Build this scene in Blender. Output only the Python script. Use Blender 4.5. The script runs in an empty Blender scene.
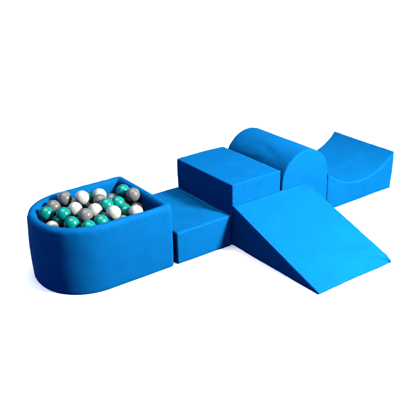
import bpy, bmesh, math, random
import numpy as np
from mathutils import Vector, Matrix, noise

random.seed(7)
scn = bpy.context.scene
col = scn.collection

# ------------------------------------------------------------------ helpers
def tag(o, label=None, cat=None, group=None, kind=None):
    for k, v in (('label', label), ('category', cat), ('group', group), ('kind', kind)):
        if v:
            o[k] = v
    return o

def link_mesh(name, me, mat, parent=None):
    o = bpy.data.objects.new(name, me)
    col.objects.link(o)
    if mat:
        me.materials.clear()
        me.materials.append(mat)
    o.parent = parent
    return o

def smooth(me):
    for f in me.polygons:
        f.use_smooth = True

def sstep(a, b, x):
    t = min(1.0, max(0.0, (x - a) / (b - a)))
    return t * t * (3 - 2 * t)

# ------------------------------------------------------------------ materials
def fabric_material(name, base, var=0.06):
    m = bpy.data.materials.new(name)
    m.use_nodes = True
    nt = m.node_tree
    b = nt.nodes['Principled BSDF']
    b.inputs['Roughness'].default_value = 0.78
    b.inputs['Specular IOR Level'].default_value = 0.02
    b.inputs['Sheen Weight'].default_value = 0.0
    b.inputs['Sheen Roughness'].default_value = 0.45
    b.inputs['Sheen Tint'].default_value = (0.35, 0.7, 1.0, 1)
    tc = nt.nodes.new('ShaderNodeTexCoord')
    # broad, faint unevenness of the dye and nap
    n1 = nt.nodes.new('ShaderNodeTexNoise')
    n1.inputs['Scale'].default_value = 9.0
    n1.inputs['Detail'].default_value = 5.0
    nt.links.new(tc.outputs['Object'], n1.inputs['Vector'])
    # knit grain
    n2 = nt.nodes.new('ShaderNodeTexNoise')
    n2.inputs['Scale'].default_value = 300.0
    n2.inputs['Detail'].default_value = 2.0
    nt.links.new(tc.outputs['Object'], n2.inputs['Vector'])
    mr = nt.nodes.new('ShaderNodeMapRange')
    mr.inputs['From Min'].default_value = 0.3
    mr.inputs['From Max'].default_value = 0.7
    mr.inputs['To Min'].default_value = 1.0 - var
    mr.inputs['To Max'].default_value = 1.0 + var
    nt.links.new(n1.outputs['Fac'], mr.inputs['Value'])
    mr2 = nt.nodes.new('ShaderNodeMapRange')
    mr2.inputs['From Min'].default_value = 0.25
    mr2.inputs['From Max'].default_value = 0.75
    mr2.inputs['To Min'].default_value = 0.88
    mr2.inputs['To Max'].default_value = 1.12
    nt.links.new(n2.outputs['Fac'], mr2.inputs['Value'])
    mu = nt.nodes.new('ShaderNodeMath'); mu.operation = 'MULTIPLY'
    nt.links.new(mr.outputs[0], mu.inputs[0]); nt.links.new(mr2.outputs[0], mu.inputs[1])
    hv = nt.nodes.new('ShaderNodeHueSaturation')
    hv.inputs['Color'].default_value = (*base, 1)
    nt.links.new(mu.outputs[0], hv.inputs['Value'])
    nt.links.new(hv.outputs['Color'], b.inputs['Base Color'])
    bp = nt.nodes.new('ShaderNodeBump')
    bp.inputs['Strength'].default_value = 0.3
    bp.inputs['Distance'].default_value = 0.0012
    nt.links.new(n2.outputs['Fac'], bp.inputs['Height'])
    nt.links.new(bp.outputs['Normal'], b.inputs['Normal'])
    return m

def ball_material(name, base):
    m = bpy.data.materials.new(name)
    m.use_nodes = True
    nt = m.node_tree
    b = nt.nodes['Principled BSDF']
    b.inputs['Roughness'].default_value = 0.24
    b.inputs['Subsurface Weight'].default_value = 0.5
    b.inputs['Subsurface Radius'].default_value = (1, 1, 1)
    b.inputs['Subsurface Scale'].default_value = 0.02
    b.inputs['Specular IOR Level'].default_value = 0.38
    tc = nt.nodes.new('ShaderNodeTexCoord')
    n1 = nt.nodes.new('ShaderNodeTexNoise')
    n1.inputs['Scale'].default_value = 55.0
    n1.inputs['Detail'].default_value = 3.0
    nt.links.new(tc.outputs['Object'], n1.inputs['Vector'])
    mr = nt.nodes.new('ShaderNodeMapRange')
    mr.inputs['From Min'].default_value = 0.3
    mr.inputs['From Max'].default_value = 0.7
    mr.inputs['To Min'].default_value = 0.86
    mr.inputs['To Max'].default_value = 1.1
    nt.links.new(n1.outputs['Fac'], mr.inputs['Value'])
    hv = nt.nodes.new('ShaderNodeHueSaturation')
    hv.inputs['Color'].default_value = (*base, 1)
    nt.links.new(mr.outputs[0], hv.inputs['Value'])
    nt.links.new(hv.outputs['Color'], b.inputs['Base Color'])
    bp = nt.nodes.new('ShaderNodeBump')
    bp.inputs['Strength'].default_value = 0.25
    bp.inputs['Distance'].default_value = 0.0015
    nt.links.new(n1.outputs['Fac'], bp.inputs['Height'])
    nt.links.new(bp.outputs['Normal'], b.inputs['Normal'])
    return m

BLUE = (0.0003, 0.065, 0.172)
M_BLUE = fabric_material('blue_fabric', BLUE)
M_PAD = fabric_material('blue_pad_fabric', BLUE)
M_BALL = {
    'teal': ball_material('teal_plastic', (0.0, 0.145, 0.102)),
    'grey': ball_material('grey_plastic', (0.096, 0.100, 0.080)),
    'white': ball_material('white_plastic', (0.285, 0.295, 0.235)),
}

# ------------------------------------------------------------------ cushions
def fabric_push(co, no, seed, amp):
    """slow swell of the foam under the cover plus faint pulls of the cloth"""
    p = co * 5.0 + Vector((seed * 3.1, seed * 1.7, seed))
    q = Vector((co.x * 9, co.y * 24, co.z * 15)) + Vector((seed, 2 * seed, 0))
    return no * (amp * noise.noise(p) + amp * 0.13 * noise.noise(q))

def cushion(name, profile, y0, y1, seed, shape=None, voxel=0.0050, amp=0.0036, iters=14, pucker=0.0013):
    """a foam body: XZ profile run along Y, edges softened as cloth over foam does"""
    bm = bmesh.new()
    a = [bm.verts.new((x, y0, z)) for x, z in profile]
    b = [bm.verts.new((x, y1, z)) for x, z in profile]
    n = len(profile)
    bm.faces.new(a)
    bm.faces.new(list(reversed(b)))
    for i in range(n):
        j = (i + 1) % n
        bm.faces.new((a[i], b[i], b[j], a[j]))
    bmesh.ops.recalc_face_normals(bm, faces=bm.faces)
    bmesh.ops.triangulate(bm, faces=bm.faces)
    me = bpy.data.meshes.new(name)
    bm.to_mesh(me); bm.free()
    tmp = bpy.data.objects.new('tmp', me)
    col.objects.link(tmp)
    r = tmp.modifiers.new('r', 'REMESH'); r.mode = 'VOXEL'; r.voxel_size = voxel
    s = tmp.modifiers.new('s', 'SMOOTH'); s.factor = 0.5; s.iterations = iters
    dg = bpy.context.evaluated_depsgraph_get()
    out = bpy.data.meshes.new_from_object(tmp.evaluated_get(dg))
    bpy.data.objects.remove(tmp)
    vs = [(v.co.copy(), v.normal.copy()) for v in out.vertices]
    sharp = []
    for i in range(n):                        # profile corners that are sewn edges
        p0, p1, p2 = (Vector(profile[i - 1]), Vector(profile[i]), Vector(profile[(i + 1) % n]))
        if (p1 - p0).angle(p2 - p1) > 0.4:
            sharp.append(p1)
    C = np.array([co for co, no in vs])
    prof2 = np.array(profile)
    dp = np.full(len(C), 9.0)
    for i in range(n):
        a2, b2 = prof2[i], prof2[(i + 1) % n]
        ab = b2 - a2
        q = C[:, [0, 2]] - a2
        t = np.clip((q @ ab) / (ab @ ab), 0, 1)
        dp = np.minimum(dp, np.linalg.norm(q - t[:, None] * ab, axis=1))
    dy = np.minimum(C[:, 1] - y0, y1 - C[:, 1])
    edge = np.maximum(dp, dy)
    for p in sharp:
        edge = np.minimum(edge, np.linalg.norm(C[:, [0, 2]] - np.array(p), axis=1))
    for v, (co, no), e in zip(out.vertices, vs, edge):
        d = fabric_push(co, no, seed, amp)
        if e < 0.09:                          # cloth gathered a little along its seams
            k = math.exp(-(e / 0.032) ** 2)
            d += no * pucker * k * (noise.noise(co * 26 + Vector((seed, 5, 1))) + 0.5 * noise.noise(co * 60))
        if shape:
            d += shape(co, no)
        v.co = co + d
        if v.co.z < 0.001:
            v.co.z = 0.001
    smooth(out)
    out.name = name
    return out

def crease(co, pts, width, depth):
    """signed depth of a soft fold along a polyline (3-D)"""
    best = 9.0; tt = 0
    for i in range(len(pts) - 1):
        a = Vector(pts[i]); b = Vector(pts[i + 1])
        ab = b - a
        t = max(0.0, min(1.0, (co - a).dot(ab) / ab.length_squared))
        d = (co - a - ab * t).length
        if d < best:
            best = d; tt = (i + t) / (len(pts) - 1)
    fade = math.sin(math.pi * min(1, max(0, 0.08 + 0.84 * tt)))
    return depth * fade * math.exp(-(best / width) ** 2)

D = 0.6
def rect(x0, x1, z0, z1):
    return [(x0, z0), (x1, z0), (x1, z1), (x0, z1)]

# tall block
def block_shape(co, no):
    # the cover bows in a little between the edges
    return Vector((0, 0, 0.004 * math.sin(math.pi * co.x / 0.39) * sstep(.38, .41, co.z)))
me = cushion('tall_block', rect(0.0, 0.392, 0.0, 0.405), 0.0, D, 1.0, block_shape)
block = link_mesh('foam_block', me, M_BLUE)
tag(block, 'tallest square edged blue foam block standing between the low step and the arch', 'foam block')

# low step
def step_shape(co, no):
    top = sstep(.17, .2, co.z)
    d = 0.0
    d -= crease(co, [(-.055, .56, .207), (-.042, .44, .207), (-.040, .33, .207), (-.043, .2, .207), (-.03, .10, .207)], .009, .016)
    d += crease(co, [(-.03, .56, .207), (-.016, .42, .207), (-.014, .30, .207), (-.015, .16, .207)], .012, .004)
    d += crease(co, [(-.085, .56, .207), (-.075, .42, .207), (-.085, .28, .207), (-.10, .18, .207)], .018, .005)
    d -= crease(co, [(-.06, .10, .207), (-.16, .22, .207), (-.20, .36, .207)], .03, .004)
    d -= .003 * sstep(-.10, -.01, co.x) * sstep(.08, .2, co.y)
    return Vector((0, 0, d * top))
me = cushion('low_step', rect(-0.412, -0.004, 0.0, 0.207), 0.002, D - 0.004, 2.0, step_shape)
step = link_mesh('foam_step', me, M_BLUE)
tag(step, 'low blue foam step lying between the ball pit and the tall block', 'foam step')

# wedge ramp
def ramp_shape(co, no):
    d = Vector((0, 0, 0))
    # gathered cloth at the thin right hand corner
    d += no * -crease(co, [(.608, -.782, .004), (.586, -.758, .014), (.566, -.738, .022), (.525, -.705, .033)], .008, .014)
    d += no * crease(co, [(.612, -.745, .02), (.59, -.725, .026), (.55, -.695, .037)], .014, .004)
    d += no * -crease(co, [(.60, -.63, .055), (.50, -.64, .05), (.42, -.60, .066)], .022, .003)
    k = math.exp(-((co - Vector((.617, -.765, .008))).length / .03) ** 2)
    d += Vector((-.012, .004, .003)) * k
    # slack along the upper hem
    d += no * -crease(co, [(.01, -.015, .262), (.2, -.018, .264), (.40, -.014, .266), (.60, -.02, .262)], .010, .0035)
    # pulled line down the left edge of the slope
    d += no * crease(co, [(.012, -.05, .25), (.016, -.4, .13), (.03, -.70, .03)], .012, .004)
    return d
def ramp_mesh():
    # profile in YZ, run along X
    prof = [(0.0, 0.0), (-0.757, 0.0), (-0.762, 0.016), (-0.70, 0.036), (0.0, 0.272)]
    prof = [(-0.004, 0.0), (-0.765, 0.0), (-0.765, 0.012), (-0.004, 0.272)]
    me = cushion('wedge', [(-y, z) for y, z in prof], 0.0, 0.617, 3.0, None, voxel=0.004, iters=24)
    for v in me.vertices:                      # (d, x, z) -> world
        d, x, z = v.co
        v.co = Vector((x, -d, z))
    me.flip_normals()
    me.update()
    vs = [(v.co.copy(), v.normal.copy()) for v in me.vertices]
    for v, (co, no) in zip(me.vertices, vs):
        v.co = co + ramp_shape(co, no)
        v.co.z = max(v.co.z, 0.001)
    return me
ramp = link_mesh('foam_ramp', ramp_mesh(), M_BLUE)
tag(ramp, 'blue foam wedge sloping down to the floor in front of the tall block', 'foam ramp')

# arch: straight sides with a half round top
cx, rr, zc = 0.6125, 0.207, 0.285
prof = [(cx - rr, 0.0), (cx + rr, 0.0)]
for i in range(0, 33):
    a = math.pi * i / 32
    prof.append((cx + rr * math.cos(a), zc + rr * math.sin(a)))
def arch_shape(co, no):
    d = no * -crease(co, [(.5, .60, .42), (.5, .3, .47), (.46, .1, .44)], .03, .004)
    d += no * crease(co, [(.43, .5, .39), (.44, .35, .405), (.46, .2, .43)], .02, .003)
    return d
me = cushion('arch', prof, 0.0, D, 4.0, arch_shape, amp=0.0022, iters=20)
arch = link_mesh('foam_arch', me, M_BLUE)
tag(arch, 'round topped blue foam arch standing between the tall block and the hollow cushion', 'foam arch')

# hollow cushion: arc scooped out of the top
x0, x1, ztop, zlow = 0.8205, 1.490, 0.280, 0.143
c = (x1 - x0) / 2; sg = ztop - zlow; R = (c * c + sg * sg) / (2 * sg)
xm = (x0 + x1) / 2
prof = [(x0, 0.0), (x1, 0.0)]
for i in range(0, 41):
    x = x1 - (x1 - x0) * i / 40
    prof.append((x, zlow + R - math.sqrt(R * R - (x - xm) ** 2)))
def hollow_shape(co, no):
    d = no * crease(co, [(1.0, .05, .165), (1.06, .3, .155), (1.03, .55, .16)], .05, .003)
    d += Vector((-0.012 * sstep(1.40, 1.49, co.x) * (1 - sstep(0, .16, co.z)), 0, 0))
    return d
me = cushion('hollow', prof, 0.0, D, 5.0, hollow_shape, amp=0.0025, iters=16)
hollow = link_mesh('hollow_foam_cushion', me, M_BLUE)
tag(hollow, 'blue foam cushion with a scooped hollow top, at the far end beside the arch', 'foam cushion')

# ------------------------------------------------------------------ ball pit
def d_outline(xl, xr, ya, yb, rc, xc, ex, ns=60, nc=10, na=260):
    """D-shaped plan, anticlockwise seen from below: front side, round end, back side, square end"""
    ym = (ya + yb) / 2; hy = (yb - ya) / 2
    pts = []
    for i in range(ns):
        t = i / ns
        pts.append((xr - rc + (xc - xr + rc) * t, ya))
    for i in range(na):
        a = math.pi * i / na
        s, cc = math.sin(a), math.cos(a)
        px = xc - (xc - xl) * (abs(s) ** (2 / ex))
        py = ym - hy * math.copysign(abs(cc) ** (2 / ex), cc)
        pts.append((px, py))
    for i in range(ns):
        t = i / ns
        pts.append((xc + (xr - rc - xc) * t, yb))
    for i in range(nc):
        a = math.pi / 2 * (1 - i / nc)
        pts.append((xr - rc + rc * math.cos(a), yb - rc + rc * math.sin(a)))
    for i in range(ns):
        t = i / ns
        pts.append((xr, yb - rc + (ya - yb + 2 * rc) * t))
    for i in range(nc):
        a = -math.pi / 2 * i / nc
        pts.append((xr - rc + rc * math.cos(a), ya + rc + rc * math.sin(a)))
    return pts

XL, XR, PH, TH = -1.166, -0.432, 0.402, 0.050
OUT = d_outline(XL, XR, 0.002, 0.598, 0.030, -0.862, 2.12)
INN = d_outline(XL + TH, XR - TH, 0.002 + TH, 0.598 - TH, 0.010, -0.862, 2.12)
def wall_mesh():
    sec = []                                   # (fraction across the wall, height)
    for z in (0.0,): sec.append((0.06, 0.001))
    sec.append((0.015, 0.004)); sec.append((0.0, 0.012))
    n = 34
    for i in range(1, n + 1): sec.append((0.0, 0.012 + (PH - 0.030 - 0.012) * i / n))
    for i in range(1, 13):
        a = math.pi * i / 12
        sec.append((0.5 - 0.5 * math.cos(a), PH - 0.030 + 0.030 * math.sin(a) ** 0.8))
    for i in range(1, 20): sec.append((1.0, PH - 0.030 - (PH - 0.030 - 0.04) * i / 19))
    bm = bmesh.new()
    rings = []
    for t, z in sec:
        ring = []
        for (ox, oy), (ix, iy) in zip(OUT, INN):
            ring.append(bm.verts.new((ox + (ix - ox) * t, oy + (iy - oy) * t, z)))
        rings.append(ring)
    m = len(OUT)
    for k in range(len(rings) - 1):
        for i in range(m):
            j = (i + 1) % m
            bm.faces.new((rings[k][i], rings[k + 1][i], rings[k + 1][j], rings[k][j]))
    bmesh.ops.recalc_face_normals(bm, faces=bm.faces)
    me = bpy.data.meshes.new('pit_wall')
    bm.to_mesh(me); bm.free()
    me.update()
    vs = [(v.co.copy(), v.normal.copy()) for v in me.vertices]
    for v, (co, no) in zip(me.vertices, vs):
        d = fabric_push(co, no, 6.0, 0.0026)
        # sides belly out a touch at mid height, rim sags a little along the long front
        belly = 0.006 * math.sin(math.pi * min(1, max(0, co.z / PH)))
        if co.z > 0.02:
            d += Vector((no.x, no.y, 0)) * belly
        # stitched join over the rim at the round end
        if co.x < -0.95:
            ux, uy = -0.9435, 0.3314
            off = abs((co.x + 0.862) * -uy + (co.y - 0.30) * ux)
            d -= no * 0.0045 * math.exp(-(off / 0.0045) ** 2)
            d += no * 0.0025 * math.exp(-((off - 0.012) / 0.006) ** 2)
        if co.z > PH - .06:
            d += no * 0.0016 * noise.noise(co * 24)
        d.z -= 0.006 * math.exp(-((co.x + .60) / .12) ** 2) * sstep(.30, .40, co.z) * (1 - sstep(.0, .12, co.y))
        if co.x > XR - .02 and d.x > 0: d.x = 0
        v.co = co + d
        v.co.z = max(v.co.z, 0.001)
    smooth(me)
    return me

pit = bpy.data.objects.new('ball_pit', None)
col.objects.link(pit)
pit.location = (-0.80, 0.30, 0.0)
tag(pit, 'blue foam ball pit with one rounded end, filled with teal, grey and white balls', 'ball pit')
def pit_part(name, me, mat):
    for v in me.vertices:
        v.co -= Vector((-0.80, 0.30, 0))
    return link_mesh(name, me, mat, pit)
wall = pit_part('wall', wall_mesh(), M_BLUE)

def pad_mesh():
    bm = bmesh.new()
    lo = [bm.verts.new((x, y, 0.004)) for x, y in INN]
    hi = [bm.verts.new((x, y, 0.050)) for x, y in INN]
    m = len(INN)
    bm.faces.new(lo); bm.faces.new(hi)
    for i in range(m):
        j = (i + 1) % m
        bm.faces.new((lo[i], lo[j], hi[j], hi[i]))
    bmesh.ops.recalc_face_normals(bm, faces=bm.faces)
    me = bpy.data.meshes.new('pit_pad'); bm.to_mesh(me); bm.free()
    return me
pad = pit_part('floor_pad', pad_mesh(), M_PAD)

# ------------------------------------------------------------------ balls
BR = 0.0427
def ball_mesh(kind):
    bm = bmesh.new()
    bmesh.ops.create_uvsphere(bm, u_segments=48, v_segments=32, radius=BR)
    for v in bm.verts:                      # moulding seam round the equator
        k = math.exp(-(v.co.z / (BR * 0.035)) ** 2)
        v.co *= 1 + 0.006 * k
    me = bpy.data.meshes.new(kind + '_ball')
    bm.to_mesh(me); bm.free()
    smooth(me)
    me.materials.append(M_BALL[kind])
    return me
BALLMESH = {k: ball_mesh(k) for k in M_BALL}

BALLS = [
    ('teal', -1.0393, 0.3985, 0.3750, 'teal ball nearest the rounded left end of the pit'),
    ('grey', -0.9633, 0.4668, 0.3700, 'grey ball tucked behind the leftmost teal ball'),
    ('grey', -0.8809, 0.4801, 0.3973, 'grey ball against the back rim, left of the topmost white ball'),
    ('teal', -0.9711, 0.3178, 0.3800, 'teal ball in front of the grey ball at the back rim, beside the leftmost one'),
    ('teal', -0.9857, 0.1853, 0.3750, 'teal ball against the front rim, the leftmost ball touching that rim'),
    ('white', -0.8071, 0.4012, 0.4100, 'topmost white ball against the back rim, highest in the left half'),
    ('white', -0.8855, 0.3401, 0.3800, 'white ball between the left grey balls and the grey ball at the pit centre'),
    ('grey', -0.8920, 0.1991, 0.3917, 'grey ball in the front middle, between two white balls and two teal balls'),
    ('white', -0.8126, 0.2346, 0.3883, 'large white ball right of the front middle grey ball'),
    ('teal', -0.9254, 0.1025, 0.3643, 'teal ball half sunk behind the front rim, below the front middle grey ball'),
    ('teal', -0.8398, 0.1172, 0.3683, 'teal ball at the front rim, directly below and between the two front white balls'),
    ('white', -0.6790, 0.4272, 0.3812, 'white ball at the back rim partly hidden behind a grey ball'),
    ('grey', -0.7167, 0.3489, 0.3800, 'grey ball covering the lower half of the white ball at the back rim'),
    ('teal', -0.7234, 0.2624, 0.3865, 'teal ball in the middle, above the front white ball nearest the rim'),
    ('white', -0.7463, 0.1374, 0.3900, 'white ball at the front rim, beside the two middle teal balls'),
    ('teal', -0.6366, 0.2844, 0.3682, 'teal ball in the middle, left of the dark gap near the square end'),
    ('teal', -0.5431, 0.3797, 0.3867, 'teal ball in the back corner of the square end, behind the rightmost grey ball'),
    ('grey', -0.5268, 0.2911, 0.3900, 'rightmost grey ball, leaning at the square end of the pit'),
    ('teal', -0.6347, 0.2018, 0.3408, 'low teal ball between the two front white balls at the right'),
    ('white', -0.6120, 0.1203, 0.3610, 'rightmost white ball, half hidden behind the front rim near the square corner'),
    ('grey', -0.5235, 0.2662, 0.3028, 'grey ball sunk in the dark corner behind the rightmost white ball'),
    ('teal', -0.7181, 0.4988, 0.3510, 'teal ball against the back rim, mostly hidden behind the topmost white ball'),
    ('grey', -0.6066, 0.4118, 0.3354, 'low grey ball in the gap beside the back corner teal ball'),
    ('white', -1.0411, 0.3321, 0.3100, 'low whitish ball just visible below the leftmost teal ball'),
    ('grey', -0.7721, 0.4395, 0.3170, 'sunken grey ball in the dark gap between three white balls'),
    ('teal', -0.5235, 0.4314, 0.3187, 'sunken teal ball beneath the rightmost grey ball'),
    ('teal', -0.9721, 0.3962, 0.3000, 'dark sunken teal ball beneath the gap between the two left teal balls'),
    ('grey', -0.6981, 0.3241, 0.2987, 'sunken grey ball in the gap between the large white ball and the middle teal ball'),
    ('grey', -0.8300, 0.5065, 0.3319, 'sunken grey ball between the two left grey balls and the back rim'),
    ('teal', -0.8123, 0.3181, 0.3180, 'buried teal ball showing only as a sliver in the dark gaps between upper balls'),
    ('grey', -0.8712, 0.2402, 0.3180, 'buried grey ball showing only as a sliver in the dark gaps between upper balls'),
    ('teal', -0.8820, 0.4327, 0.3180, 'buried teal ball showing only as a sliver in the dark gaps between upper balls'),
    ('grey', -0.6979, 0.1307, 0.3179, 'buried grey ball showing only as a sliver in the dark gaps between upper balls'),
    ('teal', -0.8007, 0.1816, 0.3179, 'buried teal ball showing only as a sliver in the dark gaps between upper balls'),
    ('grey', -0.6253, 0.5022, 0.3177, 'buried grey ball showing only as a sliver in the dark gaps between upper balls'),
    ('teal', -0.9645, 0.2477, 0.3171, 'buried teal ball showing only as a sliver in the dark gaps between upper balls'),
    ('grey', -0.5841, 0.3316, 0.3098, 'buried grey ball showing only as a sliver in the dark gaps between upper balls'),
    ('teal', -0.7251, 0.2233, 0.3090, 'buried teal ball showing only as a sliver in the dark gaps between upper balls'),
    ('grey', -0.9357, 0.1658, 0.3034, 'buried grey ball showing only as a sliver in the dark gaps between upper balls'),
    ('teal', -0.9185, 0.3194, 0.3015, 'buried teal ball showing only as a sliver in the dark gaps between upper balls'),
    ('grey', -0.9433, 0.4901, 0.2877, 'buried grey ball showing only as a sliver in the dark gaps between upper balls'),
    ('teal', -0.8254, 0.3902, 0.2651, 'buried teal ball showing only as a sliver in the dark gaps between upper balls'),
    ('grey', -0.5289, 0.3714, 0.2554, 'buried grey ball showing only as a sliver in the dark gaps between upper balls'),
]
for kind, x, y, z, label in BALLS:
    o = bpy.data.objects.new('ball', BALLMESH[kind])
    col.objects.link(o)
    o.location = (x, y, z)
    o.rotation_euler = (random.uniform(0, 6.28), random.uniform(0, 6.28), random.uniform(0, 6.28))
    tag(o, label, 'ball', 'buried balls in the gaps' if label.startswith('buried') else 'balls in the ball pit')

# ------------------------------------------------------------------ floor
fm = bpy.data.materials.new('white_studio_floor')
fm.use_nodes = True
fb = fm.node_tree.nodes['Principled BSDF']
fb.inputs['Roughness'].default_value = 0.9
fb.inputs['Specular IOR Level'].default_value = 0.1
nt = fm.node_tree
tc = nt.nodes.new('ShaderNodeTexCoord')
nn = nt.nodes.new('ShaderNodeTexNoise'); nn.inputs['Scale'].default_value = 3.0
nt.links.new(tc.outputs['Object'], nn.inputs['Vector'])
rp = nt.nodes.new('ShaderNodeValToRGB')
rp.color_ramp.elements[0].color = (0.92, 0.92, 0.92, 1)
rp.color_ramp.elements[1].color = (0.95, 0.95, 0.95, 1)
nt.links.new(nn.outputs['Fac'], rp.inputs['Fac'])
nt.links.new(rp.outputs['Color'], fb.inputs['Base Color'])
me = bpy.data.meshes.new('studio_floor')
S = 60
me.from_pydata([(-S, -S, 0), (S, -S, 0), (S, S, 0), (-S, S, 0)], [], [(0, 1, 2, 3)])
tag(link_mesh('floor', me, fm), kind='structure')

# ------------------------------------------------------------------ light
w = bpy.data.worlds.new('World')
scn.world = w
w.use_nodes = True
nt = w.node_tree
bg = nt.nodes['Background']
tc = nt.nodes.new('ShaderNodeTexCoord')
sx = nt.nodes.new('ShaderNodeSeparateXYZ')
nt.links.new(tc.outputs['Generated'], sx.inputs[0])
mr = nt.nodes.new('ShaderNodeMapRange')  # overhead glow added to whiten the floor while upright faces stay dark
mr.interpolation_type = 'SMOOTHSTEP'
mr.inputs['From Min'].default_value = 0.87
mr.inputs['From Max'].default_value = 0.985
mr.inputs['To Min'].default_value = 0.0
mr.inputs['To Max'].default_value = 9.3
nt.links.new(sx.outputs['Z'], mr.inputs['Value'])
bg.inputs['Color'].default_value = (1.03, 1.02, 0.73, 1)
nt.links.new(mr.outputs[0], bg.inputs['Strength'])
amb = nt.nodes.new('ShaderNodeBackground')          # added blue fill that turns shaded faces navy, no real source
amb.inputs['Color'].default_value = (0.02, 0.13, 1.0, 1)
amb.inputs['Strength'].default_value = 0.95
add = nt.nodes.new('ShaderNodeAddShader')
nt.links.new(bg.outputs[0], add.inputs[0])
nt.links.new(amb.outputs[0], add.inputs[1])
nt.links.new(add.outputs[0], nt.nodes['World Output'].inputs['Surface'])

def area(name, loc, target, size, power, color=(1, 1, 1)):
    l = bpy.data.lights.new(name, 'AREA')
    l.shape = 'SQUARE'; l.size = size; l.energy = power; l.color = color
    o = bpy.data.objects.new(name, l)
    col.objects.link(o)
    o.location = loc
    d = Vector(target) - Vector(loc)
    o.rotation_euler = d.to_track_quat('-Z', 'Y').to_euler()
    return o
area('key_softbox', (1.30, -2.75, 2.2), (0.15, 0.1, 0.15), 0.6, 800, (1.0, 0.97, 1.0))

# ------------------------------------------------------------------ camera
f, CX, CY, CZ, yaw, pit_a, roll = (724.22675, -2.50096, -3.18758, 2.09901, 0.62814, 0.42652, -0.02027)
fw = Vector((math.sin(yaw) * math.cos(pit_a), math.cos(yaw) * math.cos(pit_a), -math.sin(pit_a)))
r = Vector((math.cos(yaw), -math.sin(yaw), 0)); u = r.cross(fw)
r2 = r * math.cos(roll) + u * math.sin(roll)
u2 = -r * math.sin(roll) + u * math.cos(roll)
cam = bpy.data.cameras.new('camera')
cam.sensor_width = 36; cam.lens = 36 * f / 416
cam.clip_start = 0.05; cam.clip_end = 500
co = bpy.data.objects.new('camera', cam)
col.objects.link(co)
M = Matrix((r2, u2, -fw)).transposed().to_4x4()
M.translation = Vector((CX, CY, CZ))
co.matrix_world = M
scn.camera = co

scn.view_settings.view_transform = 'Standard'
scn.view_settings.look = 'None'
scn.view_settings.exposure = 0.0
scn.view_settings.gamma = 1.0
scn.cycles.diffuse_bounces = 0
scn.cycles.max_bounces = 6
